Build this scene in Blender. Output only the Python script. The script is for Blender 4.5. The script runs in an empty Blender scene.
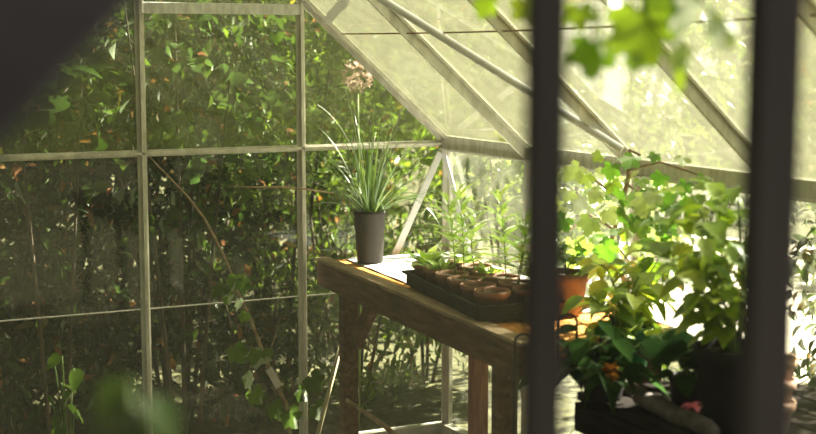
import bpy, math, random
import numpy as np
from mathutils import Vector, Matrix
random.seed(7); rng = np.random.default_rng(11)
sc = bpy.context.scene
COL = sc.collection
PI = math.pi

# ------------------------------------------------------------------ camera
f = 1400.; TH = math.atan(170/1400)
F = Vector((.44, .898, 0)).normalized(); R = Vector((F.y, -F.x, 0))
CAM = Vector((-2.55, -4.875, 1.6))
FW = F*math.cos(TH) + Vector((0, 0, -math.sin(TH))); UP = F*math.sin(TH) + Vector((0, 0, math.cos(TH)))
cd = bpy.data.cameras.new('camera'); cam = bpy.data.objects.new('camera', cd); COL.objects.link(cam)
cam.location = CAM
cam.rotation_euler = Matrix((R, UP, -FW)).transposed().to_euler()
cd.sensor_width = 36; cd.lens = f/816*36; cd.clip_start = .02
cd.dof.use_dof = True; cd.dof.focus_distance = 5.0; cd.dof.aperture_fstop = (cd.lens/1000)/.022
sc.camera = cam

def ray(px, py): return FW + R*((px-408)/f) + UP*(-(py-217)/f)
def hit(px, py, ax, val):
    r = ray(px, py); t = (val-CAM[ax])/r[ax]; return CAM + r*t
def at(px, py, D): return CAM + ray(px, py)*D

# ------------------------------------------------------------------ materials
def new_mat(name):
    m = bpy.data.materials.new(name); m.use_nodes = True
    nt = m.node_tree; nt.nodes.clear()
    o = nt.nodes.new('ShaderNodeOutputMaterial')
    return m, nt, o
def N(nt, t, **k):
    n = nt.nodes.new(t)
    for a, b in k.items():
        if a in n.inputs: n.inputs[a].default_value = b
        else: setattr(n, a, b)
    return n
def ramp(nt, stops):
    r = nt.nodes.new('ShaderNodeValToRGB'); e = r.color_ramp.elements
    while len(e) < len(stops): e.new(.5)
    for i, (p, c) in enumerate(stops): e[i].position = p; e[i].color = (*c, 1)
    return r
def surf(name, c1, c2, scale=20, rough=.7, stretch=(1, 1, 1), metal=0, bump=.3, detail=6, contrast=(.35, .65), spec=.5):
    m, nt, o = new_mat(name); L = nt.links.new
    tc = N(nt, 'ShaderNodeTexCoord'); mp = N(nt, 'ShaderNodeMapping'); mp.inputs['Scale'].default_value = stretch
    L(tc.outputs['Object'], mp.inputs['Vector'])
    no = N(nt, 'ShaderNodeTexNoise', Scale=scale, Detail=detail, Roughness=.65); L(mp.outputs[0], no.inputs['Vector'])
    rp = ramp(nt, [(contrast[0], c1), (contrast[1], c2)]); L(no.outputs['Fac'], rp.inputs[0])
    b = N(nt, 'ShaderNodeBsdfPrincipled', Roughness=rough, Metallic=metal)
    b.inputs['Specular IOR Level'].default_value = spec
    L(rp.outputs[0], b.inputs['Base Color'])
    bm = N(nt, 'ShaderNodeBump', Strength=bump, Distance=.01); L(no.outputs['Fac'], bm.inputs['Height']); L(bm.outputs[0], b.inputs['Normal'])
    L(b.outputs[0], o.inputs[0]); return m
def leafmat(name, stops, trans=.45, tcol=None, gloss=.08, rough=.35, tmul=(1.5, 1.5, .6)):
    """stops: list of colours spread over a random value per leaf"""
    m, nt, o = new_mat(name); L = nt.links.new
    g = N(nt, 'ShaderNodeNewGeometry')
    rp = ramp(nt, [(p, c) for p, c in stops]); rp.color_ramp.interpolation = 'LINEAR'
    L(g.outputs['Random Per Island'], rp.inputs[0])
    tc = N(nt, 'ShaderNodeTexCoord'); no = N(nt, 'ShaderNodeTexNoise', Scale=45, Detail=3); L(tc.outputs['Object'], no.inputs['Vector'])
    mr = N(nt, 'ShaderNodeMapRange'); mr.inputs['To Min'].default_value = .65; mr.inputs['To Max'].default_value = 1.35
    L(no.outputs['Fac'], mr.inputs['Value'])
    mx = N(nt, 'ShaderNodeVectorMath', operation='SCALE'); L(rp.outputs[0], mx.inputs[0]); L(mr.outputs[0], mx.inputs['Scale'])
    d = N(nt, 'ShaderNodeBsdfDiffuse'); t = N(nt, 'ShaderNodeBsdfTranslucent')
    L(mx.outputs[0], d.inputs['Color'])
    tm = N(nt, 'ShaderNodeVectorMath', operation='MULTIPLY'); L(mx.outputs[0], tm.inputs[0]); tm.inputs[1].default_value = tmul
    L(tm.outputs[0], t.inputs['Color'])
    ms = N(nt, 'ShaderNodeMixShader', Fac=trans); L(d.outputs[0], ms.inputs[1]); L(t.outputs[0], ms.inputs[2])
    gl = N(nt, 'ShaderNodeBsdfGlossy', Roughness=rough); gl.inputs['Color'].default_value = (.9, .95, .9, 1)
    lw = N(nt, 'ShaderNodeLayerWeight', Blend=.25)
    ad = N(nt, 'ShaderNodeMath', operation='MULTIPLY_ADD'); L(lw.outputs['Fresnel'], ad.inputs[0]); ad.inputs[1].default_value = .35; ad.inputs[2].default_value = gloss
    m2 = N(nt, 'ShaderNodeMixShader'); ad.use_clamp = True; L(ad.outputs[0], m2.inputs[0]); L(ms.outputs[0], m2.inputs[1]); L(gl.outputs[0], m2.inputs[2])
    L(m2.outputs[0], o.inputs[0]); return m
def glassmat(name, dirt, dcol, scale=5, lo=.3, hi=.7, dmin=0., tint=(1, 1, 1), gl=1., stretch=(1, 1, 1), trans=.6):
    """clear pane with a film of dirt / algae: dirt film scatters light both ways"""
    m, nt, o = new_mat(name); L = nt.links.new
    tc = N(nt, 'ShaderNodeTexCoord'); mp = N(nt, 'ShaderNodeMapping'); mp.inputs['Scale'].default_value = stretch
    L(tc.outputs['Object'], mp.inputs['Vector'])
    no = N(nt, 'ShaderNodeTexNoise', Scale=scale, Detail=9, Roughness=.7); L(mp.outputs[0], no.inputs['Vector'])
    mr = N(nt, 'ShaderNodeMapRange'); L(no.outputs['Fac'], mr.inputs['Value'])
    mr.inputs['From Min'].default_value = lo; mr.inputs['From Max'].default_value = hi
    mr.inputs['To Min'].default_value = dmin; mr.inputs['To Max'].default_value = dirt
    tp = N(nt, 'ShaderNodeBsdfTransparent'); tp.inputs[0].default_value = (*tint, 1)
    d = N(nt, 'ShaderNodeBsdfDiffuse'); t = N(nt, 'ShaderNodeBsdfTranslucent')
    no2 = N(nt, 'ShaderNodeTexNoise', Scale=scale*6, Detail=5); L(tc.outputs['Object'], no2.inputs['Vector'])
    rp = ramp(nt, [(.3, tuple(c*.75 for c in dcol)), (.7, dcol)]); L(no2.outputs['Fac'], rp.inputs[0])
    L(rp.outputs[0], d.inputs[0]); L(rp.outputs[0], t.inputs[0])
    a = N(nt, 'ShaderNodeMixShader', Fac=trans); L(d.outputs[0], a.inputs[1]); L(t.outputs[0], a.inputs[2])
    b = N(nt, 'ShaderNodeMixShader'); L(mr.outputs[0], b.inputs[0]); L(tp.outputs[0], b.inputs[1]); L(a.outputs[0], b.inputs[2])
    g = N(nt, 'ShaderNodeBsdfGlossy', Roughness=.04); lw = N(nt, 'ShaderNodeFresnel', IOR=1.5)
    mu = N(nt, 'ShaderNodeMath', operation='MULTIPLY'); L(lw.outputs[0], mu.inputs[0]); mu.inputs[1].default_value = gl
    gg = N(nt, 'ShaderNodeNewGeometry'); sb = N(nt, 'ShaderNodeMath', operation='SUBTRACT'); sb.inputs[0].default_value = 1; L(gg.outputs['Backfacing'], sb.inputs[1])
    mu2 = N(nt, 'ShaderNodeMath', operation='MULTIPLY'); L(mu.outputs[0], mu2.inputs[0]); L(sb.outputs[0], mu2.inputs[1]); mu = mu2
    c = N(nt, 'ShaderNodeMixShader'); L(mu.outputs[0], c.inputs[0]); L(b.outputs[0], c.inputs[1]); L(g.outputs[0], c.inputs[2])
    L(c.outputs[0], o.inputs[0]); return m

M = {}
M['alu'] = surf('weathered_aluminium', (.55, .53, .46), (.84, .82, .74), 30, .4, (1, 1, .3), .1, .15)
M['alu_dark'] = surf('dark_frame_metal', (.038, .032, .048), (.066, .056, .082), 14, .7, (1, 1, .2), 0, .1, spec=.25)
M['white_paint'] = surf('white_painted_bar', (.55, .55, .52), (.82, .82, .80), 18, .5, (3, 1, 1), 0, .2)
M['brace'] = surf('pale_grey_strip_metal', (.74, .73, .78), (.88, .88, .92), 20, .4, (1, 1, 1), .2, .1)
M['timber'] = surf('weathered_bench_timber', (.045, .022, .013), (.19, .10, .055), 9, .8, (6, .8, 6), 0, .6)
M['timber_top'] = surf('pale_timber', (.20, .13, .08), (.44, .32, .21), 14, .8, (6, .8, 6), 0, .6)
M['plank'] = surf('orange_plank_wood', (.50, .19, .035), (.85, .42, .10), 10, .6, (8, .7, 6), 0, .4)
M['red_timber'] = surf('reddish_leg_timber', (.16, .06, .035), (.34, .15, .09), 9, .8, (6, 6, .7), 0, .5)
M['dark_timber'] = surf('dark_old_timber', (.010, .008, .007), (.032, .025, .021), 9, .95, (6, .8, 6), 0, .6, spec=.1)
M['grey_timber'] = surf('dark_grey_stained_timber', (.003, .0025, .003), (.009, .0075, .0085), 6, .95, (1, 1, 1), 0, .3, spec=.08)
M['sheet'] = surf('white_bench_sheet', (.62, .63, .64), (.86, .87, .88), 5, .35, (1, 1, 1), 0, .25, spec=.6)
M['black_plastic'] = surf('black_plastic', (.012, .012, .012), (.022, .02, .019), 30, .7, bump=.1, spec=.15)
M['grey_plastic'] = surf('dark_grey_pot_plastic', (.012, .010, .008), (.032, .026, .021), 24, .6, (1, 1, .4), bump=.1, spec=.25)
M['terracotta'] = surf('terracotta', (.22, .10, .065), (.36, .18, .12), 18, .75, bump=.2)
M['terra_dull'] = surf('dull_terracotta', (.12, .06, .045), (.22, .12, .09), 18, .8, bump=.2)
M['terra_pale'] = surf('chalky_terracotta', (.42, .20, .13), (.68, .52, .42), 7, .8, bump=.3)
M['green_plastic'] = surf('green_plastic', (.01, .16, .05), (.015, .24, .08), 12, .35, bump=.05)
M['soil'] = surf('potting_soil', (.018, .012, .008), (.11, .075, .045), 60, .95, bump=1)
M['ground'] = surf('bare_dark_earth', (.02, .016, .011), (.09, .07, .045), 14, .95, bump=1)
M['litter'] = surf('leaf_littered_ground', (.025, .024, .010), (.12, .12, .045), 22, .95, bump=1)
M['path'] = surf('pale_gravel_path', (.60, .52, .42), (.86, .80, .70), 40, .9, bump=.5)
M['grass_ground'] = surf('grassy_ground', (.05, .08, .015), (.26, .27, .07), 16, .95, bump=1)
M['bark'] = surf('bark', (.02, .015, .010), (.09, .065, .045), 12, .9, (1, 1, .3), bump=.8)
M['twig'] = surf('dry_vine_stem', (.22, .14, .08), (.50, .38, .25), 30, .7, bump=.4)
M['green_stem'] = surf('green_stem', (.10, .17, .03), (.22, .32, .08), 30, .6, bump=.1)
M['cane'] = surf('bamboo_cane', (.38, .33, .18), (.56, .50, .32), 12, .6, bump=.2)
M['label'] = surf('white_plastic_label', (.6, .55, .52), (.78, .74, .72), 12, .5, bump=.1)
M['wire'] = surf('black_wire', (.01, .01, .01), (.03, .028, .025), 40, .5, bump=.1)
M['rust_wire'] = surf('rusty_wire', (.12, .06, .03), (.34, .18, .08), 40, .7, bump=.1)
M['stone'] = surf('mottled_pale_bark', (.03, .022, .022), (.22, .19, .18), 9, .9, bump=.8)
M['climber_dull'] = leafmat('dull_climber_leaves', [(0, (.04, .085, .018)), (1, (.10, .17, .035))], .35, gloss=-.05, rough=.6)
M['vine_bright'] = leafmat('young_vine_leaves', [(0, (.16, .34, .03)), (.5, (.34, .52, .05)), (1, (.55, .66, .08))], .55, gloss=.08, rough=.4, tmul=(1.4, 1.4, .4))
M['ribbon'] = leafmat('white_ribbon', [(0, (.85, .85, .85)), (1, (.9, .9, .9))], .5, gloss=.1, tmul=(1, 1, 1))
M['reflection_pink'] = leafmat('pink_reflection_petals', [(0, (.55, .38, .33)), (1, (.70, .55, .48))], .25, gloss=.0, tmul=(1, .95, .9))
M['petal_magenta'] = leafmat('magenta_petal', [(0, (.65, .12, .25)), (1, (.8, .25, .35))], .35, gloss=.02)
M['petal_yellow'] = leafmat('yellow_petals', [(0, (.9, .62, .08)), (1, (.95, .75, .25))], .35, gloss=.02, tmul=(1, 1, 1))
M['petal_orange'] = leafmat('orange_petals', [(0, (.8, .22, .02)), (1, (.9, .42, .04))], .35, gloss=.02, tmul=(1, 1, 1))
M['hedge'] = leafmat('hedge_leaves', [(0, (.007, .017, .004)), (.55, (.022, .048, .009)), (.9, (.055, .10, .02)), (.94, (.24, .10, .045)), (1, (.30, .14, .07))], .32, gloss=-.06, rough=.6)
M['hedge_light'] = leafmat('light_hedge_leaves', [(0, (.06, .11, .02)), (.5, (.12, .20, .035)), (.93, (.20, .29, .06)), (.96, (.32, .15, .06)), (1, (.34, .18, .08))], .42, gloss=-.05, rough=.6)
M['ivy'] = leafmat('climber_leaves', [(0, (.07, .14, .02)), (1, (.17, .29, .05))], .42, gloss=-.05, rough=.6)
M['vine'] = leafmat('grapevine_leaves', [(0, (.07, .18, .025)), (.6, (.16, .34, .05)), (1, (.40, .50, .08))], .5, gloss=.05, rough=.4)
M['vine_pale'] = leafmat('pale_grapevine_leaves', [(0, (.36, .50, .18)), (1, (.62, .72, .40))], .4, gloss=.10, rough=.4)
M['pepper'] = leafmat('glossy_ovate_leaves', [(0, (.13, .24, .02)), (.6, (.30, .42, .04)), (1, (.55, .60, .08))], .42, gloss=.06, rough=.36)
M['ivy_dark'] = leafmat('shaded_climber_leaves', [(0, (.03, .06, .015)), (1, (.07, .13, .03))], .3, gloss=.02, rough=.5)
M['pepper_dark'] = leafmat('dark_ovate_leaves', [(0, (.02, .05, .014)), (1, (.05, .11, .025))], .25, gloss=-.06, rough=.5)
M['blade'] = leafmat('strap_leaves', [(0, (.06, .13, .025)), (.7, (.13, .24, .055)), (1, (.34, .46, .15))], .4, gloss=.10)
M['seedling'] = leafmat('seedling_leaves', [(0, (.28, .44, .07)), (.6, (.42, .58, .14)), (1, (.6, .7, .3))], .45, gloss=.08)
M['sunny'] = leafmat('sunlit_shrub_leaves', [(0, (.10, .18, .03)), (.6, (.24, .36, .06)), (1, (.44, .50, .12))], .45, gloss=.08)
M['roof_glass'] = glassmat('algae_filmed_roof_glass', .74, (.215, .215, .15), 3.5, .25, .75, .46, (.95, .98, .92), .8, (1, 1, 1))
M['gable_glass_up'] = glassmat('hazy_gable_glass', .30, (.30, .34, .13), 3, .3, .75, .10, (.96, .98, .92), 2.0)
M['gable_glass'] = glassmat('gable_glass', .03, (.5, .52, .38), 3, .35, .75, .004, (.97, .98, .94), 1.)
M['side_glass'] = glassmat('side_glass', .12, (.7, .72, .55), 4, .35, .75, .02, (.98, .99, .96), 1.)
M['front_glass'] = glassmat('filmed_front_glass', .022, (.75, .72, .58), 2, .3, .7, .008, (.98, .98, .95), .4)

# ------------------------------------------------------------------ mesh helpers
class MB:
    def __init__(s): s.v = []; s.f = []
    def add(s, vs, fs):
        n = len(s.v); s.v += [tuple(v) for v in vs]; s.f += [tuple(i+n for i in q) for q in fs]; return s
    def box(s, c, d, rot=None):
        c = Vector(c); vs = []
        for x in (-.5, .5):
            for y in (-.5, .5):
                for z in (-.5, .5):
                    p = Vector((x*d[0], y*d[1], z*d[2]))
                    if rot is not None: p = rot @ p
                    vs.append(c+p)
        return s.add(vs, [(0, 1, 3, 2), (4, 6, 7, 5), (0, 4, 5, 1), (2, 3, 7, 6), (0, 2, 6, 4), (1, 5, 7, 3)])
    def bar(s, a, b, w, h, up=(0, 0, 1), off=(0, 0)):
        """rectangular bar from a to b, w sideways, h along up"""
        a = Vector(a); b = Vector(b); d = (b-a).normalized(); u = Vector(up); u = (u-d*u.dot(d)).normalized(); sd = d.cross(u)
        vs = []
        for p in (a, b):
            for i, j in ((-.5, -.5), (.5, -.5), (.5, .5), (-.5, .5)): vs.append(p+sd*(i*w+off[0])+u*(j*h+off[1]))
        return s.add(vs, [(3, 2, 1, 0), (4, 5, 6, 7), (0, 1, 5, 4), (1, 2, 6, 5), (2, 3, 7, 6), (3, 0, 4, 7)])
    def tee(s, a, b, w, h, up, t=.006):
        """T-shaped glazing bar: flange w wide, web h deep along up"""
        s.bar(a, b, w, t, up); s.bar(a, b, t*1.3, h, up, (0, h/2)); s.bar(a, b, w*.35, t*1.2, up, (0, h)); return s
    def tube(s, pts, r, n=6, cap=True):
        pts = [Vector(p) for p in pts]; m = len(pts)
        rs = r if isinstance(r, (list, tuple)) else [r]*m
        vs = []; pu = None
        for i, p in enumerate(pts):
            d = (pts[min(i+1, m-1)]-pts[max(i-1, 0)]).normalized()
            if pu is None:
                pu = d.orthogonal().normalized()
            else:
                pu = (pu-d*pu.dot(d)); pu = pu.normalized() if pu.length > 1e-6 else d.orthogonal().normalized()
            q = d.cross(pu)
            for k in range(n):
                a = 2*PI*k/n; vs.append(p+(pu*math.cos(a)+q*math.sin(a))*rs[i])
        fs = [(i*n+k, i*n+(k+1) % n, (i+1)*n+(k+1) % n, (i+1)*n+k) for i in range(m-1) for k in range(n)]
        if cap: fs += [tuple(range(n-1, -1, -1)), tuple(range((m-1)*n, m*n))]
        return s.add(vs, fs)
    def lathe(s, prof, c=(0, 0, 0), n=28, sq=0):
        c = Vector(c); vs = []
        for r, z in prof:
            for k in range(n):
                a = 2*PI*k/n; rr = r
                if sq: rr = r/ (abs(math.cos(a))**sq+abs(math.sin(a))**sq)**(1/sq)
                vs.append(c+Vector((rr*math.cos(a), rr*math.sin(a), z)))
        m = len(prof)
        return s.add(vs, [(i*n+k, i*n+(k+1) % n, (i+1)*n+(k+1) % n, (i+1)*n+k) for i in range(m-1) for k in range(n)])
    def disc(s, c, r, n=28, bump=.004):
        c = Vector(c); vs = [c]; 
        for j, q in enumerate((.35, .7, 1)):
            for k in range(n):
                a = 2*PI*k/n; vs.append(c+Vector((r*q*math.cos(a), r*q*math.sin(a), random.uniform(-bump, bump) if q < 1 else 0)))
        fs = [(0, 1+k, 1+(k+1) % n) for k in range(n)]
        for j in range(2): fs += [(1+j*n+k, 1+(j+1)*n+k, 1+(j+1)*n+(k+1) % n, 1+j*n+(k+1) % n) for k in range(n)]
        return s.add(vs, fs)
    def build(s, name, m, parent=None, smooth=False, bevel=0):
        me = bpy.data.meshes.new(name); me.from_pydata(s.v, [], s.f); me.validate(); me.materials.append(m)
        o = bpy.data.objects.new(name, me); COL.objects.link(o)
        if parent is not None:
            o.parent = parent; o.matrix_parent_inverse = Matrix.Identity(4)
        if smooth:
            me.polygons.foreach_set('use_smooth', [True]*len(me.polygons))
        if bevel:
            b = o.modifiers.new('bevel', 'BEVEL'); b.width = bevel; b.segments = 2; b.limit_method = 'ANGLE'
        return o
def tag(o, label=None, cat=None, group=None, kind=None):
    if label: o['label'] = label
    if cat: o['category'] = cat
    if group: o['group'] = group
    if kind: o['kind'] = kind
    return o
def empty(name, loc=(0, 0, 0), rz=0):
    o = bpy.data.objects.new(name, None); COL.objects.link(o); o.location = loc; o.rotation_euler = (0, 0, rz); o.empty_display_size = .1; return o
def sub(a, b): return tuple(x-y for x, y in zip(a, b))

# ------------------------------------------------------------------ leaves
def strip_template(st, hw, fold=.25, droop=.25):
    vs = []; fs = []
    for i, (y, w) in enumerate(zip(st, hw)):
        z = -droop*y*y
        vs += [(-w, y, z+fold*w), (0, y, z), (w, y, z+fold*w)]
        if i:
            a = 3*(i-1); b = 3*i; fs += [(a, a+1, b+1, b), (a+1, a+2, b+2, b+1)]
    return np.array(vs, float), fs
OVATE = strip_template([0, .12, .3, .5, .7, .88, 1], [.015, .2, .31, .31, .22, .1, .004], .35, .3)
LANCE = strip_template([0, .15, .4, .65, .85, 1], [.01, .07, .11, .09, .05, .003], .4, .35)
WIDE = strip_template([0, .1, .3, .55, .8, 1], [.02, .3, .42, .38, .2, .004], .3, .25)
HEDGE = strip_template([0, .35, .7, 1], [.02, .27, .2, .005], .35, .3)
def lobed_template(n=40):
    vs = [(0, .02, 0)]; fs = []
    lobes = [(0, 1.0), (.95, .86), (-.95, .86), (1.95, .66), (-1.95, .66)]
    ring1 = []; ring2 = []
    for k in range(n):
        a = -PI+2*PI*(k+.5)/n
        r = 0
        for la, lr in lobes:
            d = abs(a-la); r = max(r, lr*(.60+.40*max(0, math.cos(min(d*2.9, PI)))) if d < 1.1 else 0)
        r = max(r, .42)
        if abs(a) > 2.75: r = .16
        r *= (1+.07*(1 if k % 2 else -1))
        x, y = r*math.sin(a)*.62, r*math.cos(a)*.62+.06
        z = -.18*(x*x+y*y)+.05*math.sin(3*a)
        ring2.append((x, y, z)); ring1.append((x*.5, y*.5, z*.3+.015*math.cos(5*a)))
    vs += ring1+ring2
    for k in range(n):
        j = (k+1) % n
        fs.append((0, 1+k, 1+j)); fs.append((1+k, 1+n+k, 1+n+j, 1+j))
    return np.array(vs, float), fs
LOBED = lobed_template()
ROUND = lobed_template(24)

class Leaves:
    def __init__(s): s.items = {}; s.extra = MB()
    def put(s, tpl, pos, d, nrm, size, wf=1.):
        s.items.setdefault(id(tpl), (tpl, []))[1].append((tuple(pos), tuple(d), tuple(nrm), size, wf)); return s
    def build(s, name, m, parent=None, origin=(0, 0, 0)):
        V = []; Fc = []; off = 0; sizes = []
        for tpl, lst in s.items.values():
            T, fs = tpl
            P = np.array([i[0] for i in lst])-np.array(origin); D = np.array([i[1] for i in lst], float); Nn = np.array([i[2] for i in lst], float)
            S = np.array([i[3] for i in lst])[:, None]; W = np.array([i[4] for i in lst])[:, None]
            D /= np.linalg.norm(D, axis=1, keepdims=True)+1e-9
            Nn = Nn-D*np.sum(Nn*D, axis=1, keepdims=True); nl = np.linalg.norm(Nn, axis=1, keepdims=True)
            bad = nl[:, 0] < 1e-3; Nn[bad] = np.cross(D[bad], [1, .3, .2]); nl = np.linalg.norm(Nn, axis=1, keepdims=True); Nn /= nl
            X = np.cross(D, Nn)
            A = P[:, None, :]+S[:, None]*(T[None, :, 0:1]*(X*W)[:, None, :]+T[None, :, 1:2]*D[:, None, :]+T[None, :, 2:3]*Nn[:, None, :])
            n = len(lst); k = len(T); V.append(A.reshape(-1, 3))
            loops = np.concatenate([np.array(q) for q in fs]); cnt = np.array([len(q) for q in fs])
            Fc.append(((loops[None, :]+(np.arange(n)*k)[:, None]+off).ravel())); sizes.append(np.tile(cnt, n)); off += n*k
        V = np.concatenate(V); L = np.concatenate(Fc); C = np.concatenate(sizes)
        me = bpy.data.meshes.new(name); me.vertices.add(len(V)); me.vertices.foreach_set('co', V.ravel())
        me.loops.add(len(L)); me.loops.foreach_set('vertex_index', L.astype(np.int32))
        st = np.concatenate([[0], np.cumsum(C)[:-1]]); me.polygons.add(len(C))
        me.polygons.foreach_set('loop_start', st.astype(np.int32)); me.polygons.foreach_set('loop_total', C.astype(np.int32))
        me.polygons.foreach_set('use_smooth', np.ones(len(C), bool)); me.update(calc_edges=True); me.materials.append(m)
        o = bpy.data.objects.new(name, me); COL.objects.link(o)
        if parent is not None: o.parent = parent
        return o
def rv(s=1): return Vector((random.gauss(0, s), random.gauss(0, s), random.gauss(0, s)))
def bez(a, b, c, n=10):
    return [a*(1-t)**2+b*2*t*(1-t)+c*t*t for t in (i/(n-1) for i in range(n))]

G1 = 'shrubs behind the far glass gable'
def shrub(name, cx, cy, rx, ry, z0, z1, n, size, tpl, mat, label, cat='shrub', group=None, stems=6, trunk=None, seed=0, wf=1., shape=1.):
    """bushy thing: stems from the ground, leaves in clusters on twigs"""
    random.seed(seed)
    root = empty(name, (cx, cy, 0)); tag(root, label, cat, group)
    L = Leaves(); S = MB(); h = z1-z0; mid = (z0+z1)/2
    cl = []; boxy = group == G1 or name in ('clipped_hedge', 'boundary_shrub') or name == 'garden_tree'
    for i in range(max(10, n//9)):
        while True:
            p = Vector((random.uniform(-1, 1), random.uniform(-1, 1), random.uniform(-1, 1)))
            if boxy and math.hypot(p.x, p.y) < 1: break
            if not boxy and .35 < p.length < 1: break
        cl.append(Vector((p.x*rx, p.y*ry, mid+p.z*h/2)))
    for c in cl:
        tw = rv(); tw.z *= .5; tw.normalize()
        out = Vector((c.x/rx, c.y/ry, (c.z-mid)/(h/2)*.6)).normalized()
        ax = (out+tw*.8).normalized(); 
        for k in range(9):
            p = c+ax*(k/8-.5)*size*3.2+rv(size*.18)
            d = (ax*.5+rv(.7)+Vector((0, 0, -.35))).normalized(); nn = Vector((0, 0, 1))*.8+out*.6+rv(.35)
            if p.z > .02+size: L.put(tpl, p, d, nn, size*random.uniform(.65, 1.25), wf)
        if random.random() < .35: S.tube([c-ax*size*2, c, c+ax*size*1.8], [.004, .003, .0015], 4)
    if trunk:
        top = Vector((0, 0, z0+h*.75)); S.tube([Vector((0, 0, 0)), Vector((rx*.03, ry*.03, z0)), top], [trunk, trunk*.8, trunk*.25], 10)
        for i in range(stems):
            a = random.uniform(0, 2*PI); b = Vector((math.cos(a)*rx*.7, math.sin(a)*ry*.7, random.uniform(z0+h*.3, z0+h*.9)))
            st = Vector((0, 0, random.uniform(z0*.8+.1, z0+h*.4))); S.tube(bez(st, (st+b)/2+Vector((0, 0, h*.1)), b, 7), [trunk*.4*(1-i2/8) for i2 in range(7)], 6)
    else:
        for i in range(stems):
            a = 2*PI*i/stems+seed; e = Vector((math.cos(a)*rx*.6, math.sin(a)*ry*.6, z0+h*random.uniform(.6, .95))); b = Vector((math.cos(a)*rx*.12, math.sin(a)*ry*.12, 0))
            S.tube(bez(b, (b+e)/2+Vector((0, 0, h*.15)), e, 8), [.010*(1-.1*j) for j in range(8)], 6)
    L.build('foliage', mat, root); S.build('trunk' if trunk else 'stems', M['bark'], root, True)
    return root

# ================================================================== SETTING
W_ = 1.525; EZ = 1.235; SL = .90; RZ = EZ+W_*SL; LEN = 3.9; P = .65; G = .607
def roofz(x): return RZ-SL*abs(x+W_)
SN = Vector((SL, 0, 1)).normalized()

# ground
g = MB(); g.box((-3, 0, -.06), (24, 30, .12)); tag(g.build('ground', M['litter']), kind='structure')
fl = MB(); fl.box((-1.525, -1.95, .004), (3.1, 4.0, .02)); tag(fl.build('floor', M['ground']), kind='structure')
pa = MB()
pa.add([(1.6, -6, .012), (4.4, -6, .012), (5.4, 3.4, .012), (4.6, 5.2, .012), (2.9, 3.7, .012), (1.9, 1.6, .012)], [(0, 1, 2, 3, 4, 5)]); pb = pa
tag(pb.build('path', M['path']), kind='structure')

def gable(name, y, label=None):
    """frame of a gable; returns empty"""
    e = empty(name, (0, 0, 0)); tag(e, kind='structure'); return e
wb = gable('wall_back', 0)
T = lambda mb, name, m, par, **k: mb.build(name, m, par, **k)
for i in range(1, 5):
    x = -G*i if i < 5 else 0
    T(MB().tee((x, .0, .05), (x, .0, roofz(x)-.02), .034, .02, (0, -1, 0)), 'glazing_bar', M['alu'], wb)
for x in (0, -2*W_):
    T(MB().tee((x+(.012 if x == 0 else -.012), 0, 0), (x+(.012 if x == 0 else -.012), 0, EZ), .045, .03, (0, -1, 0)), 'corner_post', M['alu'], wb)
T(MB().tee((-2*W_, -.004, EZ-.01), (0, -.004, EZ-.01), .024, .016, (0, -1, 0)), 'eave_rail', M['alu'], wb)
T(MB().box((-W_, 0, .05), (2*W_, .04, .1)), 'sill', M['alu'], wb)
T(MB().bar((-1.222, -.008, 1.737), (-.600, -.008, 1.737), .04, .02, (0, -1, 0)), 'top_rail', M['white_paint'], wb, bevel=.002)
T(MB().tee((.0, -.005, EZ), (-W_, -.005, RZ), .038, .03, (0, -1, 0), .008), 'rafter', M['alu'], wb)
T(MB().tee((-2*W_, -.005, EZ), (-W_, -.005, RZ), .038, .03, (0, -1, 0), .008), 'rafter', M['alu'], wb)
T(MB().bar((-.03, -.02, 1.19), (-.268, -.02, .72), .028, .005, (0, -1, 0)), 'corner_brace', M['brace'], wb)
gb = T(MB(), 'bolts', M['alu'], wb) if False else None
edges = [0, -G, -2*G, -3*G, -4*G, -2*W_]
for i in range(5):
    a, b = edges[i+1]+.003, edges[i]-.003
    for z0, z1 in ((.1, .665), (.66, EZ-.01)):
        T(MB().box(((a+b)/2, .008+(.004 if z0 > .5 else 0), (z0+z1)/2), (b-a, .003, z1-z0)), 'glass_pane', M['gable_glass'], wb)
    xs = sorted({a, b} | ({-W_} if a < -W_ < b else set())); top = [(x, roofz(x)-.01) for x in xs]
    poly = [(a, EZ)]+[(b, EZ)]+[(x, z) for x, z in reversed(top)]
    if abs(poly[1][1]-poly[2][1]) < .02 or True:
        vs = [(x, .008, z) for x, z in poly]+[(x, .011, z) for x, z in poly]; n = len(poly)
        T(MB().add(vs, [tuple(range(n)), tuple(range(2*n-1, n-1, -1))]+[(k, (k+1) % n, n+(k+1) % n, n+k) for k in range(n)]), 'glass_pane', M['gable_glass_up'], wb)
# thin lap strip catching light between the lower panes
T(MB().box((-W_, .004, .662), (2*W_, .004, .004)), 'lap_strip', M['alu'], wb)

wr = empty('wall_right'); tag(wr, kind='structure')
T(MB().bar((.0, 0, EZ-.005), (.0, -LEN, EZ-.005), .03, .05, (0, 0, 1)).bar((-.02, 0, EZ-.032), (-.02, -LEN, EZ-.032), .03, .006), 'eave_beam', M['alu'], wr)
T(MB().box((0, -LEN/2, .05), (.04, LEN, .1)), 'sill', M['alu'], wr)
for k in range(1, 7):
    T(MB().tee((0, -P*k, .05), (0, -P*k, EZ), .034, .02, (-1, 0, 0)), 'glazing_bar', M['alu'], wr)
T(MB().bar((-.02, -.015, 1.215), (-.02, -.30, .745), .03, .005, (-1, 0, 0)), 'corner_brace', M['brace'], wr)
for k in range(6):
    T(MB().box((.008, -P*(k+.5), (EZ+.1)/2), (.003, P-.006, EZ-.1)), 'glass_pane', M['side_glass'], wr)
wl = empty('wall_left'); tag(wl, kind='structure')
T(MB().bar((-2*W_, 0, EZ), (-2*W_, -LEN, EZ), .03, .05, (0, 0, 1)), 'eave_beam', M['alu'], wl)
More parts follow.
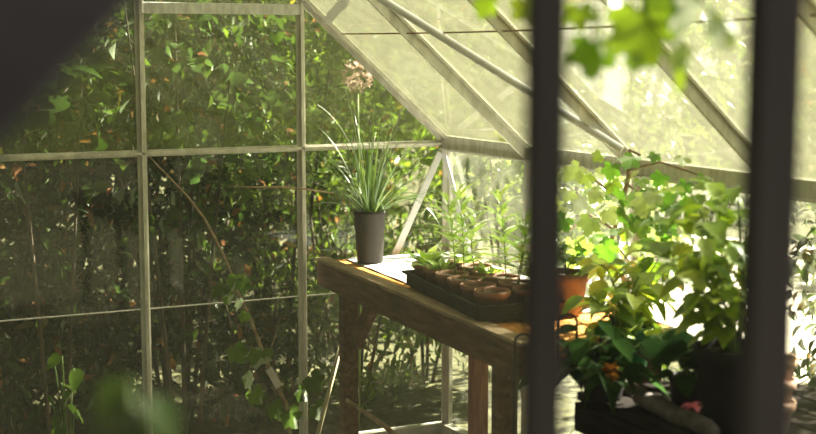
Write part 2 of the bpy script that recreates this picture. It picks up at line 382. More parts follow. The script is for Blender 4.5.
for k in range(1, 7): T(MB().tee((-2*W_, -P*k, .05), (-2*W_, -P*k, EZ), .034, .02, (1, 0, 0)), 'glazing_bar', M['alu'], wl)
for k in range(6): T(MB().box((-2*W_-.008, -P*(k+.5), (EZ+.1)/2), (.003, P-.006, EZ-.1)), 'glass_pane', M['side_glass'], wl)

rf = empty('ceiling'); tag(rf, kind='structure')
for k in range(1, 7):
    for sgn in (1, -1):
        ex = 0 if sgn == 1 else -2*W_; dn = Vector((-SL*sgn, 0, -1)).normalized()
        y = -P*k
        T(MB().tee((ex, y, EZ), (-W_, y, RZ), .033, .03, tuple(dn), .008), 'rafter', M['alu'], rf)
T(MB().bar((-W_, 0, RZ), (-W_, -LEN, RZ), .05, .05), 'ridge_beam', M['alu'], rf)
for k in range(6):
    for sgn in (1, -1):
        ex = 0 if sgn == 1 else -2*W_; off = Vector((SL*sgn, 0, 1)).normalized()*.008
        a0 = Vector((ex, -P*k-.004, EZ)); b0 = Vector((-W_, -P*k-.004, RZ)); a1 = Vector((ex, -P*(k+1)+.004, EZ)); b1 = Vector((-W_, -P*(k+1)+.004, RZ))
        vs = [p+off for p in (a0, a1, b1, b0)]+[p+off*1.4 for p in (a0, a1, b1, b0)]
        T(MB().add(vs, [(0, 1, 2, 3), (7, 6, 5, 4), (0, 4, 5, 1), (1, 5, 6, 2), (2, 6, 7, 3), (3, 7, 4, 0)]), 'glass_pane', M['roof_glass'], rf)
def roofhit(px, py, off=0.):
    # right slope: SL*x + z = EZ (+off below)
    r = ray(px, py); t = (EZ-off-SL*CAM.x-CAM.z)/(SL*r.x+r.z); return CAM+r*t
# diagonal wind brace under the right slope
A = roofhit(622, 150, .05); B = roofhit(388, 3, .05); dv = (B-A)
T(MB().tube([A, A+dv*1.35], .013, 12), 'wind_brace', M['brace'], rf)

wf = empty('wall_front'); tag(wf, kind='structure')
YF = -LEN
for ex in (0, -2*W_):
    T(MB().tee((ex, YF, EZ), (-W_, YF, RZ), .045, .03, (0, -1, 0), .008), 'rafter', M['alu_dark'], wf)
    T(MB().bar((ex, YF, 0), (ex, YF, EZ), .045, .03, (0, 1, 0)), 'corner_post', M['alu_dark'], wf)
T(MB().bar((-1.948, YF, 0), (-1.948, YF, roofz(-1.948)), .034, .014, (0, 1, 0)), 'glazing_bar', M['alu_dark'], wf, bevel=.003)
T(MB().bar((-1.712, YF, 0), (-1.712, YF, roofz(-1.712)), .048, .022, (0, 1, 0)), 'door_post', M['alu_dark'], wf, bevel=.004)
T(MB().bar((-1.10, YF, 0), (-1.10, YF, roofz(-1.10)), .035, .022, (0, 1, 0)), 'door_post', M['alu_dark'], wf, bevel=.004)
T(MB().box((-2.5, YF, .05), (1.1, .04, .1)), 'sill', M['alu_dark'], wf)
for (a, b) in ((-2*W_, -1.952), (-1.70, -1.115)):
    xs = sorted({a, b} | ({-W_} if a < -W_ < b else set()))
    poly = [(a, .1), (b, .1)]+[(x, roofz(x)-.01) for x in reversed(xs)]; n = len(poly)
    vs = [(x, YF, z) for x, z in poly]+[(x, YF+.003, z) for x, z in poly]
    T(MB().add(vs, [tuple(range(n)), tuple(range(2*n-1, n-1, -1))]+[(k, (k+1) % n, n+(k+1) % n, n+k) for k in range(n)]), 'glass_pane', M['front_glass'], wf)

# roof wire
w0 = roofhit(342, 34, .02); w1 = roofhit(805, 14, .02)
wp = [w0+(w1-w0)*(i/12)*1.1+Vector((0, 0, -.012*math.sin(PI*i/12))) for i in range(13)]
tag(MB().tube(wp, .0028, 5).build('training_wire', M['rust_wire'], smooth=True), 'thin rusty wire stretched along under the right roof slope', 'wire')

# ================================================================== WORKBENCH (far)
BZ = .81; BO = (-.56, -.06); PHI = -math.asin(.056)
be = empty('workbench', (BO[0], BO[1], 0), PHI)
tag(be, 'rough timber workbench under the far glass wall, carrying the tall grassy pot', 'workbench')
MB().box((.022, -.80, BZ-.055), (.05, 1.66, .095)).build('side_rail', M['timber'], be, bevel=.004)
MB().box((.022, -.80, BZ-.005), (.056, 1.67, .012)).build('rail_cap', M['timber_top'], be, bevel=.003)  # top strip in a paler timber colour than the rail
tag(be.children[-1], 'paler top strip of the rail')
MB().box((.53, -.80, BZ-.055), (.035, 1.6, .08)).build('side_rail', M['timber'], be, bevel=.003)
for i in range(5):
    MB().box((.05+.045+.094*i, -.80, BZ-.018), (.091, 1.62, .02)).build('top_plank', M['plank'], be, bevel=.002)
for y in (-.02, -.8, -1.57): MB().box((.28, y, BZ-.065), (.46, .03, .06)).build('cross_rail', M['timber'], be, bevel=.003)
MB().box((.28, -1.62, BZ-.028), (.5, .018, .045)).build('end_board', M['plank'], be, bevel=.003)
for (x, y, m) in ((.055, -.16, 'timber'), (.06, -1.42, 'timber'), (.47, -.40, 'red_timber'), (.49, -1.50, 'timber')):
    MB().box((x, y, (BZ-.1)/2), (.058, .055, BZ-.1)).build('leg', M[m], be, bevel=.003)
MB().bar((.06, -.21, .52), (.06, -.42, .72), .035, .05).build('leg_brace', M['timber'], be, bevel=.003)
MB().bar((.47, -.42, .58), (.47, -.53, .70), .035, .05).build('leg_brace', M['red_timber'], be, bevel=.003)
def bench(i, j, z=0):
    c, s = math.cos(PHI), math.sin(PHI); return Vector((BO[0]+i*c+j*s, BO[1]+i*s-j*c, z))
# NB j counts towards the camera
# sheet: slightly wavy thin slab
vs = []; nx, ny = 14, 40
for l in (0, 1):
    for a in range(nx):
        for b in range(ny):
            i = .10+(.545-.10)*a/(nx-1); j = .005+1.30*b/(ny-1)
            p = bench(i, j, BZ-.006+.003*l+.0012*math.sin(a*1.3)+.0012*math.sin(b*.9+a)); vs.append(p)
q = nx*ny; fs = []
for a in range(nx-1):
    for b in range(ny-1):
        k = a*ny+b; fs += [(k, k+1, k+ny+1, k+ny), (q+k, q+k+ny, q+k+ny+1, q+k+1)]
o = MB().add(vs, fs).build('bench_sheet', M['sheet'], smooth=True); tag(o, 'white sheet laid over the planks of the workbench', 'sheet')
SZ = BZ+.0

# ------------------------------------------------ tall dark pot with strap leaves
pp = hit(370, 262, 2, SZ)
gp = empty('potted_grass_plant', pp); tag(gp, 'grassy strap-leaved plant in a tall dark pot at the far end of the workbench', 'potted plant')
prof = [(.0, 0), (.046, 0), (.048, .004), (.0575, .178), (.0605, .18), (.0605, .192), (.056, .192), (.054, .16)]
MB().lathe(prof).build('pot', M['grey_plastic'], gp, True)
MB().disc((0, 0, .168), .055).build('soil', M['soil'], gp, True)
def blade(mb, base, d, L, w, bend, n=12, tw=0.):
    """curved strap leaf"""
    d = Vector(d).normalized(); p = Vector(base); hz = Vector((d.x, d.y, 0)); hz = hz.normalized() if hz.length > .01 else Vector((1, 0, 0))
    sd0 = Vector((-hz.y, hz.x, 0)); vs = []
    for i in range(n):
        t = i/(n-1); ww = w*(.75+.6*t-1.35*t**2.2)*.5 if t < 1 else .0004
        ww = max(ww, .0004); sd = (sd0*math.cos(tw*t)+d.cross(sd0)*math.sin(tw*t)).normalized(); up = sd.cross(d).normalized()
        vs += [p-sd*ww+up*ww*.5, p, p+sd*ww+up*ww*.5]
        d = (d+Vector((hz.x*.3, hz.y*.3, -1))*bend*(.25+1.5*t)/n).normalized(); p = p+d*L/(n-1)
    fs = []
    for i in range(n-1):
        a = 3*i; b = 3*i+3; fs += [(a, a+1, b+1, b), (a+1, a+2, b+2, b+1)]
    mb.add(vs, fs)
bl = MB(); random.seed(5)
for i in range(120):
    a = random.uniform(0, 2*PI); t = abs(random.gauss(0, .55))+.04; L_ = random.uniform(.22, .44) if t < .5 else random.uniform(.2, .34)
    if i < 5: t = random.uniform(.08, .22); L_ = random.uniform(.44, .5)
    if math.sin(a)*math.sin(t) > .25: L_ *= .7
    blade(bl, (math.cos(a)*.025*random.random(), math.sin(a)*.025*random.random(), .165), (math.sin(t)*math.cos(a), math.sin(t)*math.sin(a), math.cos(t)), L_, random.uniform(.005, .009), random.uniform(.2, 1.3)+(1.3 if random.random() < .15 else 0), tw=random.uniform(-1, 1))
Rv = Vector(R)
for (dx, L_, bend, dz) in ((1.0, .34, 3.6, 1.3), (.7, .30, 3.0, 1.2), (.9, .34, 1.0, .75), (1.2, .30, .5, .8), (-1.0, .26, 1.2, .7), (-.8, .34, .4, 1.2), (.55, .40, .8, 1.3), (-.9, .16, 3.0, .35)):
    d = Rv*dx+F*random.uniform(-.5, .0)+Vector((0, 0, dz)); blade(bl, (0, 0, .165), d, L_, .010, bend, 16, random.uniform(-.5, .5))
bl.build('leaves', M['blade'], gp, True)

# ------------------------------------------------ seed tray & pots
TZ = SZ+.0
c0 = hit(403, 285, 2, TZ); c1 = hit(478, 323, 2, TZ)
ax = (c1-c0); TL = ax.length; ax.normalize(); cr = Vector((-ax.y, ax.x, 0))   # cr: to the right
TWd = .27
tr = empty('seed_tray', c0+ax*TL/2+cr*TWd/2, math.atan2(ax.y, ax.x)); tag(tr, 'black plastic seed tray holding small terracotta-coloured pots on the workbench', 'tray')
t = MB(); hl, hw = TL/2, TWd/2
t.box((0, 0, .002), (TL-.03, TWd-.03, .004))
for s in (-1, 1):
    t.bar((-hl+.01, s*(hw-.01), .024), (hl-.01, s*(hw-.01), .024), .004, .046); t.bar((s*(hl-.01), -hw+.01, .024), (s*(hl-.01), hw-.01, .024), .004, .046)
t.build('tray_body', M['black_plastic'], tr)
t = MB()
for s in (-1, 1):
    t.bar((-hl, s*hw, .046), (hl, s*hw, .046), .012, .007); t.bar((s*hl, -hw, .046), (s*hl, hw, .046), .012, .007)
t.build('rim', M['black_plastic'], tr, bevel=.002)
random.seed(21)
POTS = []
def smallpot(loc, r=.046, h=.082, m='terracotta', label='', group=None, name='seedling_pot', z=None):
    e = empty(name, loc); tag(e, label, 'plant pot' if name != 'seedling_pot' else 'potted plant', group)
    k = r/.05
    MB().lathe([(0, 0), (r*.72, 0), (r*.9, h*.78), (r, h*.79), (r*1.02, h), (r*.93, h), (r*.88, h*.85)], n=24).build('pot', M[m], e, True)
    MB().disc((0, 0, h*.88), r*.89, 24, .003).build('soil', M['soil'], e, True)
    return e
def seedling(e, kind, h, z, m='seedling'):
    L = Leaves(); S = MB()
    if kind == 'lily':
        for s in range(random.choice((1, 2))):
            tip = Vector((random.gauss(0, .03), random.gauss(0, .03), z+h)); b = Vector((random.gauss(0, .008), random.gauss(0, .008), z-.004)); pts = bez(b, (b+tip)/2+Vector((random.gauss(0, .012), random.gauss(0, .012), 0)), tip, 10)
            S.tube(pts, [.0025-.00018*i for i in range(10)], 5)
            nl = int(h*85)
            for i in range(nl):
                t = .2+.8*i/nl; p = pts[min(9, int(t*9))].lerp(pts[min(9, int(t*9)+1)], t*9 % 1); a = i*2.4
                el = .25+t*1.1; d = Vector((math.cos(a), math.sin(a), el)); L.put(LANCE, p, d, Vector((0, 0, 1))-d*.2, random.uniform(.07, .12)*(1.15-.5*t), 1.1)
    elif kind == 'low':
        for i in range(26):
            a = random.uniform(0, 2*PI); el = random.uniform(.1, 1.6); d = Vector((math.cos(a), math.sin(a), el)); p = Vector((random.gauss(0, .012), random.gauss(0, .012), z))
            L.put(LANCE, p, d, (0, 0, 1), h*random.uniform(.6, 1.1), 1.5)
        S.tube([(0, 0, z-.004), (0, 0, z+.02)], .003, 5)
    elif kind == 'flower':
        for s in range(4):
            a = random.uniform(0, 2*PI); tip = Vector((math.cos(a)*.035, math.sin(a)*.035, z+h*random.uniform(.7, 1))); S.tube(bez(Vector((0, 0, z-.004)), Vector((0, 0, z+h*.6)), tip, 7), .0016, 5)
            for i in range(12):
                q = Vector((0, 0, z)).lerp(tip, random.uniform(.3, 1)); L.put(OVATE, q, rv()+Vector((0, 0, .2)), (0, 0, 1), random.uniform(.022, .036))
    L.build('foliage', M[m], e); S.build('stem', M['green_stem'], e, True)
# grid of pots in the tray
lab = {}
npos = 6
kinds = {(0, 0): ('low', .10), (1, 0): ('low', .07), (2, 0): ('lily', .25), (3, 0): ('lily', .29), (4, 0): None, (5, 0): None,
         (0, 1): ('low', .06), (1, 1): ('lily', .18), (2, 1): ('low', .06), (3, 1): ('lily', .27), (4, 1): ('lily', .20), (5, 1): ('flower', .15)}
names = {(0, 0): 'small terracotta-coloured pot with spreading leaves at the far left corner of the tray',
 (1, 0): 'second terracotta-coloured pot along the left edge of the tray, low leaves',
 (2, 0): 'third pot along the left edge of the tray, narrow-leaved upright shoot',
 (3, 0): 'fourth pot along the left edge of the tray, tallest narrow-leaved shoots',
 (4, 0): 'terracotta-coloured pot of bare soil just behind the near left corner pot',
 (5, 0): 'terracotta-coloured pot of bare soil at the near left corner of the tray',
 (0, 1): 'pot with low leaves at the far right corner of the tray',
 (1, 1): 'second pot along the right edge of the tray, short narrow-leaved shoot',
 (2, 1): 'third pot along the right edge of the tray, low tuft',
 (3, 1): 'fourth pot along the right edge of the tray, tall narrow-leaved shoot',
 (4, 1): 'pot with a leafy shoot just behind the yellow-flowered seedling',
 (5, 1): 'pot with a small yellow-flowered seedling at the near right corner of the tray'}
for (a, b), kd in kinds.items():
    u = .062+(TL-.124)*a/(npos-1); v = .068+.124*b
    loc = c0+ax*u+cr*v; loc.z = TZ+.0045
    e = smallpot(loc, .054, .078, 'terracotta', names[(a, b)], 'small pots in the seed tray')
    random.seed(100+a*7+b)
    if kd:
        seedling(e, kd[0], kd[1], .066)
        if kd[0] == 'flower':
            fm = Leaves()
            for q in range(4):
                c = Vector((random.gauss(0, .022), random.gauss(0, .022), .08+random.uniform(.05, .13)))
                for j in range(7):
                    an = 2*PI*j/7; d = Vector((math.cos(an), math.sin(an), .4)); fm.put(OVATE, c, d, (0, 0, 1), .016)
            fm.build('petals', M['petal_yellow'], [c_ for c_ in e.children if c_.name.startswith('foliage')][0])

# terracotta pot beside the front bar
tp = hit(566, 313, 2, TZ); tpe = smallpot(tp, .068, .125, 'terra_dull', 'larger terracotta pot at the near right corner of the workbench', name='flower_pot')
random.seed(3)
L = Leaves(); S = MB()
for s in range(5):
    a = 2*PI*s/5; tip = Vector((math.cos(a)*.06, math.sin(a)*.06, random.uniform(.16, .24))); S.tube(bez(Vector((0, 0, .105)), Vector((0, 0, .17)), tip, 6), .002, 5)
    for i in range(4): L.put(LOBED, Vector((0, 0, .12)).lerp(tip, random.uniform(.5, 1)), rv()+Vector((0, 0, .1)), (0, 0, 1), random.uniform(.04, .06))
L.build('foliage', M['vine'], tpe); S.build('stem', M['green_stem'], tpe, True)

# ================================================================== NEAR STAGING BENCH
B2 = .72; y0, y1 = -1.90, -3.75; xe = -.615
nb = empty('staging_bench', (xe, y0, 0)); tag(nb, 'dark slatted staging bench along the right wall, carrying the leafy plants', 'bench')
for i in range(6): MB().box((.05+.098*i, (y1-y0)/2, B2-.012), (.086, y0-y1, .022)).build('slat', M['dark_timber'], nb, bevel=.002)
MB().box((.012, (y1-y0)/2, B2-.065), (.024, y0-y1, .075)).build('side_rail', M['dark_timber'], nb, bevel=.002)
MB().box((.57, (y1-y0)/2, B2-.065), (.024, y0-y1, .075)).build('side_rail', M['dark_timber'], nb, bevel=.002)
for y in (-.03, (y1-y0)/2, y1-y0+.03): MB().box((.29, y, B2-.05), (.54, .03, .05)).build('cross_rail', M['dark_timber'], nb)
for x in (.05, .53):
    for y in (-.05, (y1-y0)/2, y1-y0+.05): MB().box((x, y, (B2-.09)/2+.01), (.045, .045, B2-.11)).build('leg', M['dark_timber'], nb, bevel=.002)
MB().bar((.05, -.07, .25), (.05, -.45, B2-.1), .03, .04).build('leg_brace', M['dark_timber'], nb)

def leafy(name, base, targets, npl, size, tpl, mat, label, potf, seed=0, soilz=.1, spread=.035, cat='potted plant', droop=.4, stem_r=.004, stemm='green_stem', extra_flowers=None, wfx=1.):
    random.seed(seed); e = empty(name, base); tag(e, label, cat)
    potf(e)
    L = Leaves(); S = MB()
    for tg in targets:
        tg = Vector(tg)-Vector(base); b = Vector((random.gauss(0, .015), random.gauss(0, .015), soilz-.005))
        mid = (b+tg)/2+Vector((0, 0, .25*abs(tg.z-b.z)))+rv(.02); pts = bez(b, mid, tg, 14)
        S.tube(pts, [stem_r*(1-.05*i) for i in range(14)], 6)
        for i in range(npl):
            t = .25+.75*(i+random.random())/npl; k = min(12, int(t*13)); p = pts[k].lerp(pts[k+1], min(1, max(0, t*13-k)))
            a = i*2.4+random.random(); o_ = Vector((math.cos(a), math.sin(a), random.uniform(-.1, .5)))
            pe = p+o_*random.uniform(.4, 1.2)*spread; S.tube([p, (p+pe)/2+Vector((0, 0, .004)), pe], .0012, 4, False)
            d = o_+rv(.3)+Vector((0, 0, -droop)); L.put(tpl, pe, d, Vector((0, 0, 1))+o_*.5+rv(.3), size*random.uniform(.6, 1.2), wfx)
    L.build('foliage', M[mat], e); S.build('stems', M[stemm], e, True)
    return e
def bigpot(r, h, m, sq=0):
    def fn(e):
        MB().lathe([(0, 0), (r*.76, 0), (r*.78, .005), (r*.94, h*.86), (r, h*.87), (r*1.02, h), (r*.95, h), (r*.9, h*.85)], n=32).build('pot', M[m], e, True)
        MB().disc((0, 0, h*.9), r*.91, 28, .005).build('soil', M['soil'], e, True)
    return fn
def on2(px, py): return hit(px, py, 2, B2)
# A: black pot (725..) tall glossy plant
bA = on2(733, 428); DA = (bA-CAM).dot(FW)
tA = [at(x, y, DA+dz) for x, y, dz in ((690, 190, .1), (715, 205, 0), (738, 185, .1), (700, 235, -.1), (745, 225, 0), (675, 220, .1), (725, 250, -.15), (755, 250, .1), (680, 265, 0), (700, 290, -.1), (740, 290, -.1), (712, 178, .2), (730, 320, 0))]
leafy('potted_leafy_plant', bA, tA, 13, .075, OVATE, 'pepper', 'tallest glossy-leaved plant in the large black pot beside the thick dark post', bigpot(.095, .195, 'black_plastic'), 31, .17)
# B: green pot plant
bB = on2(628, 372); DB = (bB-CAM).dot(FW)
tB = [at(x, y, DB+dz) for x, y, dz in ((600, 265, 0), (625, 255, .1), (650, 262, 0), (670, 280, .05), (590, 295, -.1), (640, 285, -.1), (612, 300, -.1), (665, 250, .1), (690, 262, .1), (660, 330, -.12), (598, 330, -.12))]
leafy('potted_leafy_plant', bB, tB, 11, .075, OVATE, 'pepper', 'bushy glossy-leaved plant growing in the bright green pot', bigpot(.062, .13, 'green_plastic'), 32, .115)
# C: dark plant front-left with orange flower
bC = on2(603, 398); DC = (bC-CAM).dot(FW)
tC = [at(x, y, DC-.05+dz) for x, y, dz in ((585, 325, 0), (600, 345, -.05), (575, 350, 0), (620, 350, 0), (590, 372, -.08), (640, 345, 0), (555, 372, 0), (612, 385, -.1), (635, 375, -.05))]
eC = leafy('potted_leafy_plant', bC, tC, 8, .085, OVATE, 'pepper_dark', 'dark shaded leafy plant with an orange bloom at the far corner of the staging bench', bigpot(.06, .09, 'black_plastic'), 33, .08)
fm = Leaves(); c = at(611, 372, DC-.12)-bC
for j in range(22):
    d = rv(); fm.put(OVATE, c+d.normalized()*.004, d, (0, 0, 1), .026)
fm.build('flower', M['petal_orange'], eC)
# D: dark-leaved plant between
bD = on2(690, 412); DD = (bD-CAM).dot(FW)
tD = [at(x, y, DD+dz) for x, y, dz in ((668, 345, -.05), (690, 350, -.05), (655, 335, 0), (700, 330, 0), (680, 372, -.08))]
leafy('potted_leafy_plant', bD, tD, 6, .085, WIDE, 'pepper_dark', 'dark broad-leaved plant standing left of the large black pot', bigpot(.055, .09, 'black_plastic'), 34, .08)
# stacked clay pots right of the thick post
random.seed(8)
bs = hit(776, 432, 2, B2); 
for k, lb in enumerate(('chalky clay pot at the bottom of the stack right of the thick post', 'chalky clay pot in the middle of the stack right of the thick post', 'chalky clay pot at the top of the stack right of the thick post')):
    e = empty('clay_pot', (bs.x, bs.y, B2+.052*k)); tag(e, lb, 'plant pot', 'stack of clay pots')
    r, h = .042, .075
    MB().lathe([(0, 0), (r*.68, 0), (r*.88, h*.68), (r, h*.7), (r*1.02, h), (r*.93, h), (r*.85, h*.68), (r*.62, .006), (0, .006)], n=24).build('pot_wall', M['terra_pale'], e, True)
# mottled log on the bench edge
a_ = hit(640, 398, 2, B2+.02); b_ = hit(716, 432, 2, B2+.02)
pts = [a_.lerp(b_, i/9)+Vector((random.gauss(0, .003), random.gauss(0, .003), 0)) for i in range(10)]
tag(MB().tube(pts, [.018, .021, .022, .021, .023, .022, .021, .022, .02, .017], 12).build('log', M['stone'], smooth=True), 'short mottled pale log lying along the edge of the staging bench', 'log')
pl = Leaves(); c = at(696, 407, (b_-CAM).dot(FW)-.02)
c.z = max(c.z, B2+.03)
for j in range(7): pl.put(OVATE, c+rv(.004), Vector((random.gauss(0, 1), random.gauss(0, 1), .15)), (0, 0, 1), .03)
o = pl.build('fallen_flower', M['petal_magenta']); tag(o, 'small magenta flower fallen on the mottled log', 'flower')

# wire hoops hanging by the bench end
for (px, top, wdt, hh, lb) in ((523, 334, 16, 75, 'black wire hoop hanging below the near corner of the workbench'), (568, 314, 18, 40, 'black wire hoop arching over the orange end board'), (607, 316, 12, 40, 'small black wire hoop behind the dark leafy plant')):
    D_ = 3.72; pts = []
    for i in range(17):
        a = PI*i/16; pts.append(at(px-wdt/2*math.cos(a), top+wdt/2-wdt/2*math.sin(a), D_))
    zb = .014 if px == 523 else B2-.0 if px == 607 else pts[0].z-hh/f*D_
    pts = [Vector((pts[0].x, pts[0].y, zb))]+pts+[Vector((pts[-1].x, pts[-1].y, zb))]
    tag(MB().tube(pts, .0035, 6).build('wire_hoop', M['wire'], smooth=True), lb, 'wire', 'black wire hoops by the bench end')

# ================================================================== CLIMBING VINE on right wall
random.seed(44)
ve = empty('grapevine', (-.10, -1.40, 0)); tag(ve, 'grapevine with pale lobed leaves climbing the right wall behind the potted plants', 'vine')
org = Vector(ve.location); S = MB()
def wallpt(px, py, x=-.12): return hit(px, py, 0, x)
main = [Vector((-.10, -1.40, 0)), Vector((-.09, -1.42, .4)), Vector((-.08, -1.40, .8)), wallpt(612, 240), wallpt(628, 180), wallpt(630, 150), wallpt(640, 155, -.15)]
S.tube([p-org for p in main], [.012, .011, .010, .008, .007, .006, .004], 7)
arms = [[wallpt(628, 185), wallpt(660, 205), wallpt(700, 200, -.15), wallpt(735, 205, -.2)], [wallpt(628, 170), wallpt(660, 162), wallpt(700, 175)], [wallpt(615, 230), wallpt(590, 215), wallpt(570, 230)],
        [wallpt(620, 200), wallpt(595, 180), wallpt(572, 160)], [wallpt(612, 240), wallpt(630, 262), wallpt(655, 262)]]
for a in arms: S.tube([p-org for p in a], [.005, .004, .003, .002][:len(a)], 6)
S.build('stems', M['twig'], ve, True)
L = Leaves(); Lp = Leaves()
hero = [(632, 150, 24, 0), (612, 160, 20, 0), (578, 160, 24, 1), (598, 186, 20, 1), (640, 208, 26, 0), (590, 212, 24, 1), (575, 238, 34, 1), (602, 238, 26, 0), (622, 190, 20, 1), (662, 170, 20, 0), (686, 178, 18, 0),
        (655, 186, 22, 1), (682, 152, 18, 1), (704, 172, 16, 0), (585, 170, 18, 0), (608, 205, 22, 1), (565, 212, 22, 0), (625, 222, 22, 0), (590, 255, 26, 1), (648, 232, 20, 0), (612, 178, 18, 0), (672, 200, 22, 0),
        (700, 205, 20, 1), (600, 150, 14, 0), (655, 150, 14, 0), (640, 175, 16, 0), (568, 185, 20, 1), (615, 255, 22, 0), (580, 268, 20, 0), (668, 185, 18, 1), (690, 195, 18, 0), (720, 190, 18, 0), (645, 255, 22, 0), (630, 240, 20, 1)]
for px, py, s_, pale in hero:
    p = wallpt(px, py+s_*.3, -.17+random.uniform(-.1, .04)); D_ = (p-CAM).dot(FW)
    d = Vector((random.gauss(-.2, .5), random.gauss(-.3, .5), -.7)); nn = Vector((-.55, -.75, .55))+rv(.25)
    (Lp if pale else L).put(LOBED, p-org, d, nn, s_/f*D_*1.15)
for i in range(40):
    px = random.gauss(630, 45); py = random.gauss(200, 30); p = wallpt(px, py, random.uniform(-.26, -.10))
    if p.z > EZ-.02 or px < 560: continue
    (L if random.random() < .7 else Lp).put(LOBED, p-org, rv()+Vector((0, 0, -.5)), Vector((-.4, -.4, .8))+rv(.4), random.uniform(.05, .085))
L.build('foliage', M['vine'], ve); Lp.build('pale_foliage', M['vine_pale'], ve)

# hanging shoot near the camera (top right)
random.seed(4)
hs = empty('vine_shoot', (0, 0, 0)); D0 = 1.75
top = at(640, -120, D0); hs.location = top
tag(hs, 'blurred vine shoot with large bright leaves hanging into the top right', 'vine')
S = MB(); br = [Vector((top.x+.03, top.y, roofz(top.x+.03)-.02)), Vector((top.x+.02, top.y, (roofz(top.x)+top.z)/2)), top, at(650, -60, D0), at(640, -15, D0), at(648, 20, D0)]
S.tube([p-top for p in br], .003, 6); S.tube([p-top for p in (at(640, -15, D0), at(600, -5, D0+.05), at(592, 40, D0+.05))], .002, 5); S.tube([p-top for p in (at(640, -15, D0), at(690, -10, D0), at(728, 25, D0-.05))], .002, 5); S.tube([p-top for p in (at(648, 20, D0), at(665, 40, D0), at(680, 60, D0))], .002, 5)
S.tube([p-top for p in (at(640, -30, D0), at(560, -30, D0+.3), at(520, -8, D0+.3), at(490, -10, D0+.35))], .002, 5)
S.build('stems', M['green_stem'], hs, True)
L = Leaves(); Lp = Leaves()
for px, py, s_, dd, pale, edge in ((640, 22, 62, 0, 0, 0), (600, 30, 44, .04, 0, 1), (592, 50, 40, .06, 0, 0), (612, 2, 46, .05, 0, 1), (690, 10, 50, 0, 0, 1), (665, -4, 46, .03, 0, 0), (710, 20, 30, -.03, 0, 1), (683, 66, 34, 0, 0, 1), (724, 30, 34, -.05, 1, 1), (678, 55, 26, -.02, 1, 0), (635, 60, 18, 0, 0, 0), (524, 6, 28, .3, 0, 0), (488, 2, 24, .35, 0, 0), (580, 12, 26, .05, 0, 0)):
    D_ = D0+dd; p = at(px, py-s_*.15, D_)-top
    d = Vector((random.gauss(.2, .5), random.gauss(-.2, .3), -.8)); nn = (-F*.8+Vector((0, 0, .5)) if not edge else Vector((.5, -.5, .6)))+rv(.2)
    (Lp if pale else L).put(LOBED, p, d, nn, s_/f*D_*1.4)
L.build('foliage', M['vine_bright'], hs); Lp.build('pale_foliage', M['vine_pale'], hs)

# ================================================================== dry vine stem by the far gable
def gp_(px, py, y=-.06): return hit(px, py, 1, y)
ds = empty('climbing_vine', gp_(290, 434)*1.0); b0 = Vector(ds.location); b0.z = 0; ds.location = b0
tag(ds, 'thin bare climber stem slanting up behind the left glass, few leaves low down', 'climber')
path_ = [b0, gp_(290, 434), gp_(286, 405), gp_(272, 375), gp_(262, 350), gp_(250, 318), gp_(237, 290), gp_(227, 262), gp_(215, 238), gp_(204, 218), gp_(188, 197), gp_(170, 178), gp_(158, 166), gp_(150, 157)]
S = MB(); S.tube([p-b0 for p in path_], [.010, .009, .009, .008, .007, .006, .005, .005, .005, .0045, .004, .0035, .003, .002], 7)
S.tube([p-b0 for p in (gp_(268, 360), gp_(272, 345), gp_(277, 332))], .002, 5)
S.build('stems', M['twig'], ds, True)
L = Leaves(); random.seed(9)
for px, py, s_ in ((236, 283, 18), (243, 286, 16), (222, 292, 14), (235, 355, 22), (262, 360, 26), (248, 382, 20), (255, 398, 20), (312, 385, 24), (316, 412, 20), (275, 412, 22), (228, 300, 14), (240, 305, 14), (290, 420, 24), (300, 396, 18), (246, 318, 12)):
    p = gp_(px, py-s_*.3, -.08+random.uniform(-.06, .02)); L.put(ROUND, p-b0, Vector((random.gauss(0, .5), random.gauss(0, .2), -.8)), Vector((.2, -.8, .4))+rv(.2), s_/f*5.1*1.25)
L.build('foliage', M['ivy'], ds)
# plant label hooked on it
c = gp_(274, 378, -.075); lbm = MB(); lbm.box((0, 0, 0), (.028, .002, .085), Matrix.Rotation(-.5, 3, 'Y')); o = lbm.build('plant_label', M['label'], bevel=.001); o.location = c
tag(o, 'pale plastic plant label caught on the bare climber stem', 'label')
# horizontal twig crossing the bar
S = MB(); S.tube([gp_(228, 186, -.05), gp_(250, 187, -.05), gp_(278, 187, -.05), gp_(305, 189, -.06), (gp_(334, 193, -.06))], [.0015, .003, .0045, .004, .003], 6)
tag(S.build('twig', M['twig'], smooth=True), 'short dry twig lying level across the second glazing bar', 'twig')
S = MB(); S.tube([hit(318, 434, 1, -.12), hit(330, 390, 1, -.09), hit(346, 325, 1, -.04)], .009, 7)
c = S
lo = hit(346, 325, 1, -.04); hi_ = hit(318, 434, 1, -.16); dr = (hi_-lo); end = lo+dr*(lo.z-.02)/(lo.z-hi_.z)
tag(MB().tube([lo, end], .009, 8).build('cane', M['cane'], smooth=True), 'pale cane leaning against the far glass left of the workbench leg', 'cane')
a_ = hit(350, 402, 1, -.55); b_ = hit(398, 440, 1, -.75)
pts = [a_+(b_-a_)*t+Vector((0, 0, .01*math.sin(9*t))) for t in (-.3, 0, .3, .6, 1, 1.6, 2.4, 3.1)]
sl = (b_-a_); 
k_ = (a_.z-.03)/(-(sl.z)); pts = [a_+sl*k_*t+Vector((0, .0, .012*math.sin(8*t))) for t in (-.02, .2, .4, .6, .8, 1)]
tag(MB().tube(pts, [.007, .009, .011, .012, .013, .014], 8).build('stick', M['twig'], smooth=True), 'dry stick slanting down under the workbench behind its far leg', 'stick')

